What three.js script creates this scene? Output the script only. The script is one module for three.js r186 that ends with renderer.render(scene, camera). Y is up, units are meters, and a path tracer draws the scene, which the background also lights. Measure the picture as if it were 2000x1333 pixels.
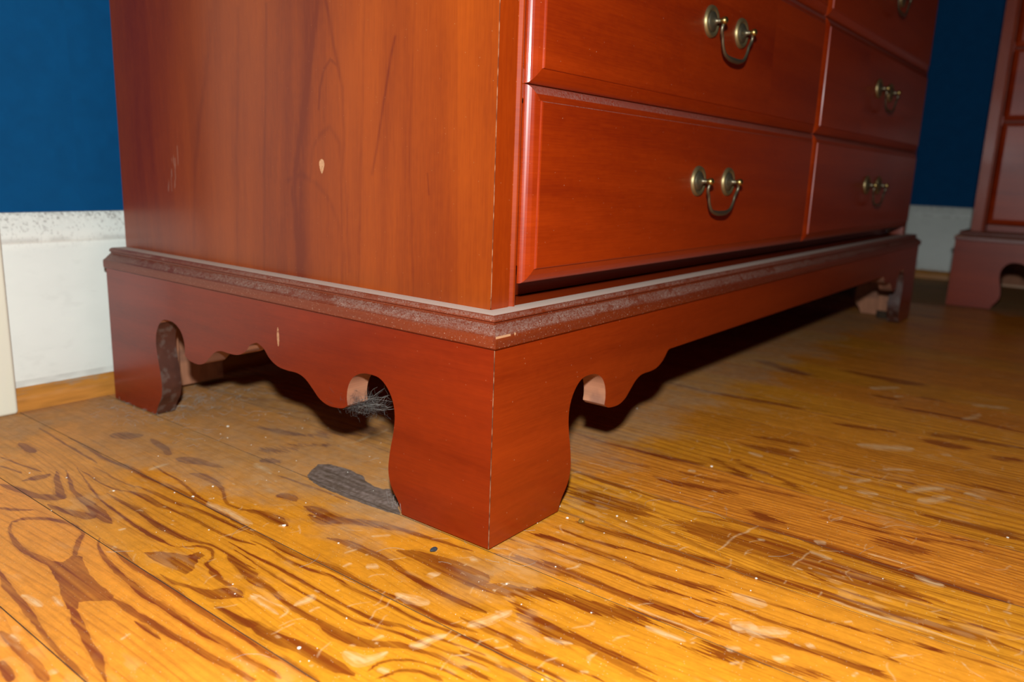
import * as THREE from 'three';
import { mergeGeometries, toCreasedNormals } from 'three/addons/utils/BufferGeometryUtils.js';
import { RoundedBoxGeometry } from 'three/addons/geometries/RoundedBoxGeometry.js';

// ---------- camera, light, exposure ----------
const scene = new THREE.Scene();
scene.background = new THREE.Color(0x000000);
const camera = new THREE.PerspectiveCamera(46.67, 2000 / 1333, 0.02, 30);
camera.filmGauge = 22.3;
camera.position.set(-0.3613, 0.2367, 0.2887);
camera.rotation.set(-0.21441, -0.91857, 0.03623, 'YXZ');
camera.focus = 0.5;
camera.userData.fStop = 4.6;
camera.updateMatrixWorld(true);
scene.add(camera);
const renderer = new THREE.WebGLRenderer();
renderer.toneMapping = THREE.LinearToneMapping;
renderer.toneMappingExposure = 1.0;
renderer.shadowMap.enabled = true;
// the only light is the small flash that sits ten centimetres above the lens
const FLASH = { at: [-0.385, 0.36, 0.300], color: new THREE.Color(0.88, 0.976, 1.0), power: 2.5 };
const ahead = new THREE.Vector3(0, 0, -1).applyQuaternion(camera.quaternion);
const flash = new THREE.SpotLight(FLASH.color, FLASH.power, 0, 1.3, 0.5, 2);
flash.name = 'flash_light';
flash.position.set(...FLASH.at);
flash.target.position.set(...FLASH.at).add(ahead);
flash.castShadow = true; flash.shadow.radius = 0.75;
flash.shadow.mapSize.set(2048, 2048); flash.shadow.camera.near = 0.05;
scene.add(flash, flash.target);

// ---------- helpers ----------
let seedState = 12345;
const seed = (s) => { seedState = s >>> 0; };
function rnd() { seedState = (seedState + 0x6D2B79F5) >>> 0; let t = seedState; t = Math.imul(t ^ (t >>> 15), t | 1); t ^= t + Math.imul(t ^ (t >>> 7), t | 61); return ((t ^ (t >>> 14)) >>> 0) / 4294967296; }
const between = (a, b) => a + (b - a) * rnd();
const clamp = (v, a = 0, b = 1) => (v < a ? a : v > b ? b : v);
const mix = (a, b, t) => a + (b - a) * t;
const step = (a, b, v) => { const t = clamp((v - a) / (b - a)); return t * t * (3 - 2 * t); };
seed(7);
const LAT = new Float32Array(65536); for (let i = 0; i < 65536; i++) LAT[i] = rnd();
function noise(x, y) {
  const xi = Math.floor(x), yi = Math.floor(y); let u = x - xi, v = y - yi;
  u = u * u * (3 - 2 * u); v = v * v * (3 - 2 * v);
  const a = xi & 255, b = (xi + 1) & 255, c = (yi & 255) << 8, d = ((yi + 1) & 255) << 8;
  const p = LAT[a + c], q = LAT[b + c], r = LAT[a + d], s = LAT[b + d];
  return p + (q - p) * u + (r - p) * v + (p - q - r + s) * u * v;
}
const fbm = (x, y, n = 4) => { let s = 0, a = 0.5, t = 0; for (let i = 0; i < n; i++) { s += a * noise(x, y); t += a; a *= 0.5; x = x * 2.03 + 17.3; y = y * 2.03 + 5.7; } return s / t; };
const SRGB = new Uint8Array(4097); for (let i = 0; i <= 4096; i++) { const c = i / 4096; SRGB[i] = Math.round(255 * (c <= 0.0031308 ? 12.92 * c : 1.055 * c ** (1 / 2.4) - 0.055)); }
function colourTexture(w, h, fn) {              // fn(u, v, out) writes a linear colour
  const d = new Uint8Array(w * h * 4), o = [0, 0, 0];
  for (let j = 0, k = 0; j < h; j++) for (let i = 0; i < w; i++, k += 4) {
    fn((i + 0.5) / w, (j + 0.5) / h, o);
    for (let c = 0; c < 3; c++) d[k + c] = SRGB[(clamp(o[c]) * 4096) | 0];
    d[k + 3] = 255;
  }
  return texture(d, w, h, true);
}
function greyTexture(w, h, fn) {
  const d = new Uint8Array(w * h * 4);
  for (let j = 0, k = 0; j < h; j++) for (let i = 0; i < w; i++, k += 4) { const v = clamp(fn((i + 0.5) / w, (j + 0.5) / h)) * 255; d[k] = d[k + 1] = d[k + 2] = v; d[k + 3] = 255; }
  return texture(d, w, h, false);
}
function texture(d, w, h, isColour) {
  const t = new THREE.DataTexture(d, w, h, THREE.RGBAFormat);
  t.wrapS = t.wrapT = THREE.RepeatWrapping; t.magFilter = THREE.LinearFilter; t.minFilter = THREE.LinearMipmapLinearFilter; t.generateMipmaps = true;
  if (isColour) t.colorSpace = THREE.SRGBColorSpace;
  t.needsUpdate = true; return t;
}
const taken = new Map();
function numbered(name) { const n = taken.get(name) ?? 0; taken.set(name, n + 1); return n ? `${name}_${String(n).padStart(3, '0')}` : name; }
function mesh(name, geometry, material, parent = scene) {
  const m = new THREE.Mesh(geometry, material); m.name = numbered(name); m.castShadow = m.receiveShadow = true; parent.add(m); return m;
}
function group(name, [x, y, z] = [0, 0, 0], turn = 0) { const g = new THREE.Group(); g.name = numbered(name); g.position.set(x, y, z); g.rotation.y = turn; scene.add(g); return g; }
const tag = (o, label, category, kind) => { if (label) o.userData.label = label; if (category) o.userData.category = category; if (kind) o.userData.kind = kind; return o; };
const structure = (o) => tag(o, null, null, 'structure');
function faceUV(g, ox = 0, oy = 0) {            // uv in metres, off the plane each face lies nearest to
  g = g.index ? g.toNonIndexed() : g;
  const p = g.attributes.position, uv = new Float32Array(p.count * 2), a = new THREE.Vector3(), b = new THREE.Vector3(), c = new THREE.Vector3();
  for (let i = 0; i < p.count; i += 3) {
    a.fromBufferAttribute(p, i); b.fromBufferAttribute(p, i + 1).sub(a); c.fromBufferAttribute(p, i + 2).sub(a); b.cross(c);
    const X = Math.abs(b.x), Y = Math.abs(b.y), Z = Math.abs(b.z);
    for (let k = i; k < i + 3; k++) {
      const x = p.getX(k), y = p.getY(k), z = p.getZ(k);
      uv[k * 2] = (X > Y && X > Z ? z : x) + ox; uv[k * 2 + 1] = (Y >= X && Y >= Z ? z : y) + oy;
    }
  }
  g.setAttribute('uv', new THREE.BufferAttribute(uv, 2)); return g;
}
function box(x0, x1, y0, y1, z0, z1, r = 0.0008) {
  const w = x1 - x0, h = y1 - y0, d = z1 - z0;
  const g = r ? new RoundedBoxGeometry(w, h, d, 2, Math.min(r, w / 2.1, h / 2.1, d / 2.1)) : new THREE.BoxGeometry(w, h, d);
  g.translate((x0 + x1) / 2, (y0 + y1) / 2, (z0 + z1) / 2); return faceUV(g);
}
function prism(points, y0, y1) {                // an upright bar of the given plan, points [x, z]
  const g = new THREE.ExtrudeGeometry(new THREE.Shape(points.map(([x, z]) => new THREE.Vector2(x, -z))), { depth: y1 - y0, bevelEnabled: false });
  g.rotateX(-Math.PI / 2).translate(0, y0, 0); g.clearGroups(); return faceUV(g);
}
// a moulded strip: profile points [inset, height], placed by end(k) at both ends; normals run smooth over curves
function strip(profile, start, end, toward, crease = 0.7) {
  const pos = [], uv = []; let v = 0;
  for (let i = 0; i + 1 < profile.length; i++) {
    const [a, b] = [profile[i], profile[i + 1]], A = start(...a), B = end(...a), Cc = end(...b), D = start(...b);
    const len = Math.hypot(b[0] - a[0], b[1] - a[1]), u0 = 0, u1 = Math.hypot(B[0] - A[0], B[1] - A[1], B[2] - A[2]);
    pos.push(...A, ...B, ...Cc, ...A, ...Cc, ...D);
    uv.push(u0, v, u1, v, u1, v + len, u0, v, u1, v + len, u0, v + len); v += len;
  }
  // turn it outwards
  const e1 = new THREE.Vector3(), e2 = new THREE.Vector3(), n = new THREE.Vector3();
  for (let i = 0; i < pos.length; i += 9) { e1.set(pos[i + 3] - pos[i], pos[i + 4] - pos[i + 1], pos[i + 5] - pos[i + 2]); e2.set(pos[i + 6] - pos[i], pos[i + 7] - pos[i + 1], pos[i + 8] - pos[i + 2]); n.add(e1.cross(e2)); }
  if (n.dot(new THREE.Vector3(...toward)) < 0) for (let i = 0, j = 0; i < pos.length; i += 9, j += 6) {
    for (let k = 0; k < 3; k++) [pos[i + 3 + k], pos[i + 6 + k]] = [pos[i + 6 + k], pos[i + 3 + k]];
    for (let k = 0; k < 2; k++) [uv[j + 2 + k], uv[j + 4 + k]] = [uv[j + 4 + k], uv[j + 2 + k]];
  }
  const g = new THREE.BufferGeometry();
  g.setAttribute('position', new THREE.Float32BufferAttribute(pos, 3)); g.setAttribute('uv', new THREE.Float32BufferAttribute(uv, 2));
  return toCreasedNormals(g, crease);
}
function rod(points, radii, sides = 8) {        // a tube of changing thickness through points
  const curve = new THREE.CatmullRomCurve3(points.map((p) => new THREE.Vector3(...p))), n = Math.max(points.length * 4, 8);
  const g = new THREE.TubeGeometry(curve, n, 1, sides), p = g.attributes.position, c = new THREE.Vector3();
  for (let i = 0; i <= n; i++) {
    const t = i / n, f = t * (radii.length - 1), k = Math.min(Math.floor(f), radii.length - 2), r = radii.length === 1 ? radii[0] : mix(radii[k], radii[k + 1], f - k);
    curve.getPointAt(t, c);
    for (let j = 0; j <= sides; j++) { const q = i * (sides + 1) + j; p.setXYZ(q, c.x + (p.getX(q) - c.x) * r, c.y + (p.getY(q) - c.y) * r, c.z + (p.getZ(q) - c.z) * r); }
  }
  g.computeVertexNormals(); return g;
}
function byFace(g, materialOf) {                // sorts the triangles of a geometry into material groups
  g = g.index ? g.toNonIndexed() : g; g.clearGroups();
  const p = g.attributes.position, bins = new Map(), a = new THREE.Vector3(), b = new THREE.Vector3(), c = new THREE.Vector3();
  for (let i = 0; i < p.count; i += 3) {
    a.fromBufferAttribute(p, i); b.fromBufferAttribute(p, i + 1); c.fromBufferAttribute(p, i + 2);
    const m = a.clone().add(b).add(c).divideScalar(3), n = b.clone().sub(a).cross(c.clone().sub(a)).normalize(), k = materialOf(m, n);
    if (!bins.has(k)) bins.set(k, []); bins.get(k).push(i);
  }
  const out = new THREE.BufferGeometry(), order = [...bins.keys()].sort();
  for (const [name, at] of Object.entries(g.attributes)) {
    const s = at.itemSize, arr = new Float32Array(p.count * s); let w = 0;
    for (const k of order) for (const i of bins.get(k)) for (let q = 0; q < 3 * s; q++) arr[w++] = at.array[i * s + q];
    out.setAttribute(name, new THREE.BufferAttribute(arr, s));
  }
  let from = 0; for (const k of order) { out.addGroup(from, bins.get(k).length * 3, k); from += bins.get(k).length * 3; }
  return out;
}

// the dark growth rings, read off the boards: x, z and breadth in millimetres along each ring
function drawRings(g) {
  g.line(-79.9,-399.2,2.7,-81.2,-359.3,3.2,-83.1,-322.9,4,-79.7,-299.1,4.7,-80.3,-268.9,4.3,-78.4,-227.4,5.1,-78.4,-194,4.1,-79.5,-161.2,3.9,-80.5,-130.6,3.8);
  g.line(-65.2,-287.5,1.7,-68.3,-244.9,2.5,-74.2,-209.2,2.9,-75.4,-190.8,2.2);
  g.line(-55.2,-253.2,4.1,-51.5,-241.5,8.6,-51.9,-223.5,6.2,-57.5,-204.7,2.5,-67.7,-182.4,2.3,-63.8,-162.2,5.7);
  g.line(-144.7,-327.5,2.2,-137.1,-326.6,9.8,-129.5,-325.7,7.6,-124.8,-328.2,1.6);
  g.line(-119.5,-330.1,2.2,-127.5,-308.9,4.6,-134.5,-288.4,5.7,-137.6,-275.1,5);
  g.line(-156.9,-333.6,3.8,-152.5,-311.5,5.8,-148.3,-290.1,7.4,-141.7,-279.6,11.7,-136.4,-273.8,8);
  g.line(-113.9,-327.9,1.4,-122,-302.9,2.7,-127.9,-281.3,3.4,-130.4,-264,5,-130.8,-251.6,6.9,-133.1,-235.4,10.3,-135.2,-216.8,5.7,-135.4,-211.3,1.2);
  g.line(-149.7,-272.3,2.9,-146.9,-253.6,5,-142.8,-240.1,8.3,-138.9,-226.8,11.7);
  g.line(-105.8,-327,1,-116.5,-282.7,1.5,-123,-249.4,1.8,-125.3,-217.8,2.3,-126.4,-198.5,2.5,-127.5,-180.1,3.9,-127.3,-166.4,3.6,-125.4,-150,1.4);
  g.line(-114,-262.7,2.7,-114.3,-239.9,4.5,-114,-217.5,4.7,-116.3,-193,4.4,-116.6,-176.3,5.4,-115.9,-159.1,5.6,-112.8,-145,3.6,-109.4,-136,2.8,-109,-122.7,2.3,-110.3,-107,2.5,-109.2,-89.2,2.2);
  g.line(-110.2,-116.6,2.7,-112.1,-104.3,6,-114.3,-88.1,6.6,-114,-81,7.2);
  g.line(-104,-258.7,2.6,-100,-240.8,5.9,-100,-214.6,5.5,-97.9,-196.7,3.5,-96.4,-179.9,3.2,-96.9,-148.8,2.6,-94.9,-130.3,2.4,-91,-115.4,2.5);
  g.line(-94.4,-258.8,2.5,-91.7,-238.5,3.2,-90.8,-214.1,3.7,-87.7,-194.7,3.7,-85.1,-167.4,3.5,-84.4,-146.2,2.8,-83.7,-126,2.2);
  g.line(-106.7,-316.4,1.3,-108.2,-280.8,1.6,-105.1,-256.5,1.8);
  g.line(-96.8,-321.3,1.4,-97.3,-283.6,1.6,-95.6,-256.5,2);
  g.line(-85.9,-444.9,1.5,-89.6,-372.5,2,-91.7,-323.9,1.9);
  g.line(-124.9,-149.4,1.4,-118.2,-143.2,2.4,-113.9,-135.9,2.8,-114.5,-126.4,2.1,-120.9,-118.9,2.4,-125,-116.4,3.1,-126.6,-104.3,2.8,-127.9,-94.5,2.4);
  g.line(-135.8,-391.5,1.5,-132.5,-363.6,1.9,-127.5,-334.9,1.9);
  g.line(-143.2,-371.1,1.9,-138.6,-343.1,2.1);
  g.line(-112.8,-415.1,5.4,-113.5,-393.4,9,-114.4,-381.4,4.8);
  g.line(-173.2,-288.7,3.6,-166,-276.2,3.4,-159.2,-267.1,2);
  g.line(-51.5,-383.9,10.7,-45.1,-367.4,19.1,-34.7,-361.4,7.1);
  g.line(-35.2,-347.4,5.8,-39.2,-319.3,7.7,-45,-299,4.5);
  g.line(-44.6,-290.1,9.4,-39.4,-276.2,16,-35.6,-263.9,10.5,-31.6,-243.5,2.8);
  g.line(-176.8,-260,5.1,-168.5,-259.5,4.3,-160.8,-249.5,3.5,-154.7,-235.5,3.4,-152.6,-221.8,3.1,-154.1,-209.7,2.7,-159.7,-202.5,3.9,-166.6,-192.2,4.6,-173.3,-180.3,7.2);
  g.line(-176.8,-260,2.1,-181.5,-251.1,2.1,-185.9,-231.8,3,-187.5,-210.8,4.1,-185.5,-192.7,5.6,-183.9,-175.8,7.2);
  g.line(-197.6,-128.3,6,-200.8,-115.1,4.4,-204,-100.8,4.3,-206.5,-88.4,4.5,-209,-75.1,5.4,-211.6,-65.7,4,-215.2,-50.7,1.9);
  g.line(-180.1,-122.1,5.2,-178.7,-110.7,5.3,-178.7,-97.1,4,-177.6,-79.4,4.3,-176.7,-62.4,4.3,-175.1,-47.2,4.2,-174.3,-31.7,4.1,-172.8,-17.6,3.8,-170.7,-0.2,3.8);
  g.line(-150.2,-197.3,2.2,-156.6,-183.7,2.9,-159.7,-172.2,2.7,-162.2,-156,3.5,-164.1,-139.9,3.6,-165,-123.6,4,-166.5,-106.7,4.5,-165.1,-89.3,4.6,-165,-70.4,4.3,-165,-52.4,4.4,-163.7,-37.3,4,-163,-21.8,3.5,-162,-12.8,3.6);
  g.line(-151.3,-193.3,1.6,-150.8,-174.6,3.4,-151.7,-163.2,5.4,-154.2,-144.6,4.7,-153.9,-130.5,4.2,-153.4,-110.4,4.4,-154.3,-88.7,4.2,-154.5,-69.5,4.2,-154.1,-52.3,4.5,-154.3,-34.9,4,-154.6,-23.5,3.6);
  g.line(-149.1,-125.1,1.5,-148.8,-111.6,3.2,-145.5,-97.2,3.1,-142.2,-87.1,6.6,-139.2,-81.7,13.7,-135.5,-77.5,15,-133,-72.6,9.9,-131.8,-67.1,2.8);
  g.line(-126.9,-109.2,3.8,-129.7,-94.3,3.2,-129.9,-83.7,5.1);
  g.line(-147.5,-71.1,1.6,-146.4,-58.3,4.5,-146.2,-46.9,5.6,-144.6,-37.9,5.9);
  g.line(-206,-198.4,3.5,-210.4,-179.3,4.7,-212.2,-160.7,4.2,-213.9,-143.1,4.7,-215.6,-124.7,3.3,-218.1,-106.7,3.2,-219.5,-91.9,2.6,-220.1,-77,3.2,-220.8,-57.2,1.5);
  g.line(-230.4,-131.2,4.7,-230.7,-118,4.7,-230.9,-105.2,5.3,-230.4,-92.1,5.6,-231.4,-79.7,5.7,-232.4,-70.7,5.6);
  g.line(-240.4,-103.7,2.9,-241.6,-93,4.3,-243.1,-83.2,4.6);
  g.line(-182.3,-90.1,1.2,-182.1,-77.4,3.4,-181.7,-63.1,1.2);
  g.line(-111.9,-111.3,5,-114.2,-97.2,8.9,-117,-77.8,8.7,-117,-66.9,4.2,-118.3,-57.9,3.1,-120.2,-43.8,4,-120.7,-30.8,4.1,-120.7,-15.9,4.9,-121,-0.1,9.1,-118.4,11.6,7.6,-114.3,21.4,5.9,-108.7,29.5,5.9,-104.7,39.1,3.6,-101.6,49.3,3,-101.5,62.1,2.8,-101.5,74.4,2.7);
  g.line(-146.4,-58.3,4.3,-144,-44.4,3.9,-145.2,-31.5,7.1,-143,-18.5,10,-140.8,-5.9,10.2,-140,8,10.5,-139.2,21.4,9.1,-137.3,31.2,4.7);
  g.line(-155.2,-44.7,3.8,-154.1,-29.6,3.6,-154.3,-13.3,3.6,-152.6,-0.3,3.3,-152.3,13.8,3.1,-152,23,3.1);
  g.line(-163.5,-32.1,3.1,-163.4,-19.1,3.4,-163,-6.2,3.3,-162.4,7.9,3.3);
  g.line(-173.4,-16.8,2,-172,-0.3,2.7);
  g.line(-80.6,-159.4,6.4,-81.1,-136.9,4.3,-81.5,-115.4,4.1,-83,-93.6,4.9,-81.4,-76.9,5.3,-78.8,-61.9,6.3,-78.3,-45.1,5.1,-78.7,-27.8,4.9,-79.2,-11.3,5.1,-76.8,1.6,5,-77.3,17,5.1,-76.8,30.8,5.3,-74.6,42.6,4.9,-73.4,54.8,3.7);
  g.line(-89.6,-124.4,2.4,-88.8,-105.2,2.5,-90,-84.2,2.5,-88.3,-68,3.1,-85.1,-48.4,3.4,-86.4,-30.1,2.7,-85.8,-14.7,2.8,-85.1,0.1,3.1,-85,19.6,2.7,-82.2,35.7,2.7,-80.3,52,2.6,-79.9,64.5,2.5);
  g.line(-99.6,-130.3,1.7,-100.5,-108.3,2.4,-99.6,-90.1,2.8,-99.9,-65,3,-100.7,-46.3,3,-100.7,-29.6,3,-100.7,-13.7,2.6,-99.2,5.1,3.8,-94.6,19.7,3.8,-91.7,35.5,3.1,-88,50,2.6,-84.9,68.6,2.5);
  g.line(-103.9,-119.5,1.6,-105.5,-94.4,1.6,-106.5,-68.1,1.8,-107.4,-43.5,2.1,-107.5,-21.5,2.5,-107.3,-6,2.6,-103.3,9.6,2.7,-99.5,24.7,2.2,-96.8,44.9,2.1,-94,59.7,2.1,-92.1,74.6,2);
  g.line(-132.7,35.1,1.4,-122.4,34.7,2,-115.2,40.7,2.1,-110.2,48.9,2.1,-107.8,59.4,2,-106.9,72.6,1.9);
  g.line(-133.9,42.6,1.8,-124,45.2,1.9,-116.9,51.1,2.5,-114.1,61.2,2.3,-113.8,67.5,2.1);
  g.line(-41.3,-128.1,8.4,-37.7,-112.1,18.1,-30.4,-101,9.8,-20.2,-86.7,6.6,-15.4,-66.8,5.9,-10.5,-36.2,4.1,-5.9,-7.3,2.4);
  g.line(-54.9,-91.1,5.5,-51.4,-76.5,7.7,-50.3,-59.5,7,-50.3,-42,6.3,-53.7,-21.9,5,-55.7,-3.9,5,-56.7,12.2,5.1,-56.3,31.1,5.2,-55.2,44.1,5.2);
  g.line(-36.9,-44.6,6.1,-32.3,-26.7,12.8,-31.3,-6.1,19.4,-31.5,14.6,20,-31,24.1,20.2);
  g.line(-39.9,11.9,7.8,-34.4,26.8,15.6,-27.9,40.7,16.9,-20.4,53.5,10.7,-14.2,62.6,8.9,-12.7,74.8,10.6,-11.2,86.6,14.6,-7.4,100.9,13.6,-1.4,113.5,12.3,3.3,122.7,6.8,5.7,133,6.7,9.2,149.9,4.5);
  g.line(-36.6,47.4,11.9,-40.3,59.2,10.6,-44.8,71.2,11.6,-46.9,85.2,13.1,-43.2,94.8,10.4,-44.6,103.6,8.6,-44.7,115.1,10.5,-45.8,126.8,10.1,-47.1,134.7,9.1,-47.2,145.1,9.1);
  g.line(-68.2,36.9,3.8,-67.6,54.3,4.8,-66.4,66.3,5.3,-68.8,80.6,5.2,-67.3,95.5,4.5,-65.9,109.7,3.5,-63.6,122.9,3.5);
  g.line(-79.9,47.2,3,-79,63.8,3.5,-79,80.3,3.4,-77.3,94.9,4.2,-75.7,108.9,4.1);
  g.line(-90.8,56.8,2.9,-88.9,72,3.4,-87.1,86.6,3.6,-86.9,98.1,3.2);
  g.line(-99.5,64.5,2.6,-98.9,81.9,3.1);
  g.line(0.6,5.2,5.8,6.4,24.2,6.9,10.4,40.9,13.5,11.6,58.8,9.9,11.6,76.9,7.3,11.6,94.1,9.5,14,109.3,8.5,16.3,124,7.2,18.5,145.8,8.1);
  g.line(21.6,2.3,2.8,27,19.1,3.6,26.6,39.4,3.4,28.9,57,3.4,29.9,74.8,3.2,29.4,92.6,2.6,32.9,107.6,3.2,35.8,138.3,2.5);
  g.line(39,5,3.5,41.5,19,6.3,45.2,36.8,6.1,45.8,55.9,6.4,46.4,74.2,5.6,45.6,92.5,5.5,47.6,108.7,6.2,51.8,131.3,7);
  g.line(58.9,6.8,2.7,57.4,33.9,2.7,59,57.5,3.5,64.8,82.3,2.7,67.4,107.6,2.6,69.1,123.7,2.3);
  g.line(74.7,12.1,6.8,76,37.4,6.7,78.8,60.6,8.4,79.9,83.6,6.3,81.4,101,9.5,84.5,117,8);
  g.line(121.5,69.4,15.9,122,81.8,25.1,123.1,105.7,32,126.4,127.5,34,127.3,149.3,35,125.9,170.8,33.6,124.6,191.2,25.7,125.4,210,19,127.1,223.4,12,129.5,234.6,2.6);
  g.line(142.8,84.8,7.5,151.1,106.1,7.5,154,128.8,7.2,156.8,150.6,7,155.7,167.3,11.3,154.6,183.4,11.1,152.5,204,8.9,152.7,223.1,13.1,155.3,241,12.9,155.5,258.6,12.6,155.7,275.4,10.5);
  g.line(85.5,99.1,5.9,85.8,116,7.8,84.1,133.1,10,87.8,152.6,10,91.4,171.4,9.8,91,190.7,9.4,92.5,208.6,10.9,95.9,225.4,10.8,97.2,241.9,10.5,102.2,257.3,10.5,100.4,280.6,10.1);
  g.line(48.3,116.7,5.3,52.8,130.4,7.2,53.8,137.2,2.4);
  g.line(36,122.5,1.9,41.5,150.3,2.2,40.7,169.6,2.8,44.2,195.2,3.1,44.9,212,3,50.2,226.9,2);
  g.line(17.9,131,6.3,20.8,149.2,7.8,22,167.3,7.6,26.2,183.6,7.6,28.8,199.9,5.2,29.8,215.9,5,33.6,230.6,4.3);
  g.line(56.1,134.2,1.6,59.5,162.8,1.9,63.6,198.4,2.4,68.2,222.9,2.3,74.3,245.9,2.3,76.7,268.3,2.3);
  g.line(-14,146.1,12.2,-4,159.8,9.6,0.4,175.6,8.1,6.1,190.5,6.8,11.6,205,5.3);
  g.line(172.4,105,7.7,172.6,113.6,16,174.1,127.6,10.6);
  g.line(199.5,137,3.8,202.9,159.4,4.9,204.8,181.4,4.8,209.5,201.9,4.7,219.1,231,4.7,224.7,268.9,4.6);
  g.line(213.9,152.9,3.2,213.6,179.3,3.7,223.4,209.7,3.6,232.8,239,3,238.9,267.6,3);
  g.line(184.9,182,4.6,187.8,196.1,17.4,191.3,210.7,15,194.8,225.1,3.3);
  g.line(256.6,197.8,5.5,258.4,224.9,8.7,262.4,245.3,13.9,259.9,265.6,16.5);
  g.line(103.5,223.8,2,111.1,247.9,2.4,116.9,279,2.3);
  g.line(111.6,154.7,1.7,102.9,187.4,2.1,106.2,205.3,2.1);
  g.line(152.6,-37.4,4.8,151.7,-18.5,6.1,150.7,-0.2,6.2,152.1,16.2,3.7,150.2,39.3,2.7,152.6,59.1,2.3,154.9,78.4,2.3);
  g.line(112.1,-16.4,21.8,118,-2.9,23,117.7,14.1,26,120.6,34,24.5,123.4,53.3,21.5);
  g.line(234.2,-90.1,3.6,229.7,-54,4.8,232,-22.6,6.2,233.3,1.7,8,236.3,18.3,8.1,239.8,30.8,10.9,238.9,42.8,2.3);
  g.line(199.1,-39.2,3.4,200.5,-11.2,3.4,206,15.8,2.9,211.7,30.3,2.9,213.3,52.1,5.6,219.3,81.8,5.5,225,110.3,4.3,226.2,129.4,4.2);
  g.line(261.6,40.9,3.6,253.9,54.5,7,242.2,67.2,11.3,236.6,81.3,6);
  g.line(276.3,47.5,3.5,264.5,66,4.8,259.9,82.1,5.2,254.1,100.1,4.6,245,113.5,7.5,241.5,124.6,8.2);
  g.line(653.4,-73.4,29.1,643.8,-44.1,20.8,627.8,-13.9,15.1,626.5,2.5,17.3);
  g.line(463.4,-108.8,6.2,459.3,-66.6,6.2,460.5,-29,11.5,466.7,12,11.3,467.8,52.8,10.8);
  g.line(342.3,39,7.9,348.6,61.2,7.8,351.7,89.6,7.5);
  g.line(184.7,21.1,4.3,189,41.4,12.3,193.3,61.1,9.6,203.3,83,6.9);
  g.line(313.4,44.3,5.1,316.4,66.8,17.5,316,89.9,10.1);
  g.line(685.2,24.6,13.8,689,59.3,38.4,684.6,94.5,42.6,681.4,119.8,20.1);
  g.line(584.8,85,8.1,583.1,116.3,10.6);
  g.line(615.8,124.8,8.6,617.8,151.5,8.4);
  g.line(471.7,158.8,10.4,478.4,178.2,13.5,484,208.5,10.3,490,244.1,10.1);
  g.line(439.1,79.2,6.4,445.4,105.7,8.4,457.1,143.4,6.2);
  g.line(448,164.7,17.8,449.1,189.3,17.5,454.6,206.6,7.6);
  g.line(630.2,-39.5,15.2,626.5,-12.2,19.6,625.1,6.4,9.1);
  g.line(346,211.5,4.4,352.1,231.5,6,351.6,256.6,5.8);
  g.line(305.6,130.7,4.4,313.9,163.1,4.4,321.2,189,4.3);
  g.line(436.8,220.7,8.4,451.7,247.2,12.5);
  g.line(551.3,123.2,8.9,555.7,172,8.5,547.6,238.2,7.9);
  g.line(11.1,-259.2,13.9,21.4,-248.2,11.9,34.6,-242.4,7.3,48.1,-236.5,4.7,63,-216.6,3.4);
  g.line(44.6,-316.3,2.9,49.9,-287.4,8.3,53.1,-274.9,7.1,64.6,-249.4,5.5);
  g.line(-2.4,-238.3,6.2,2.3,-229.5,9.9,7,-220.8,7.1);
  g.line(65,-257.9,15.7,81,-245.7,15.8,102.9,-232,18.1,128.6,-229,11.1);
  g.line(-64.6,-165.3,4.1,-60.5,-152.4,7.5,-60.3,-135.8,10.4,-61.6,-121.5,3.9);
  g.line(-34.8,-170.9,8.9,-31.2,-160.9,10.4,-32.9,-150.7,4.1);
  g.line(-34.5,-140.8,5.3,-32.9,-127.6,10.5,-34.5,-107.3,12.6,-29.1,-95.9,6.9,-22.3,-80.5,5.8,-12.9,-57.2,5.7);
  g.line(-12.3,-201.9,2.3,-10.3,-176.2,2.6,-8.3,-145.1,2.4,-7.9,-120.3,2);
  g.area(-141.2,-158.9,-142.9,-143.7,-142.2,-133.3,-140.5,-122.2,-139.8,-113.6,-132,-117.2,-125.1,-126,-119.4,-126.9,-119.6,-132.2,-127,-135.5,-130.4,-144.2,-134.6,-151.5);
  g.area(-185.5,-192.7,-179.1,-182,-171.7,-185.6,-168.5,-179.6,-175.3,-154.8,-177.2,-141.6,-177.2,-120.8,-181.1,-117.2,-188,-127.2,-192.9,-129.8,-196.5,-123.2,-200,-127.2,-197.3,-139.7,-191.1,-157.4,-187.6,-175.4);
}
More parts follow.
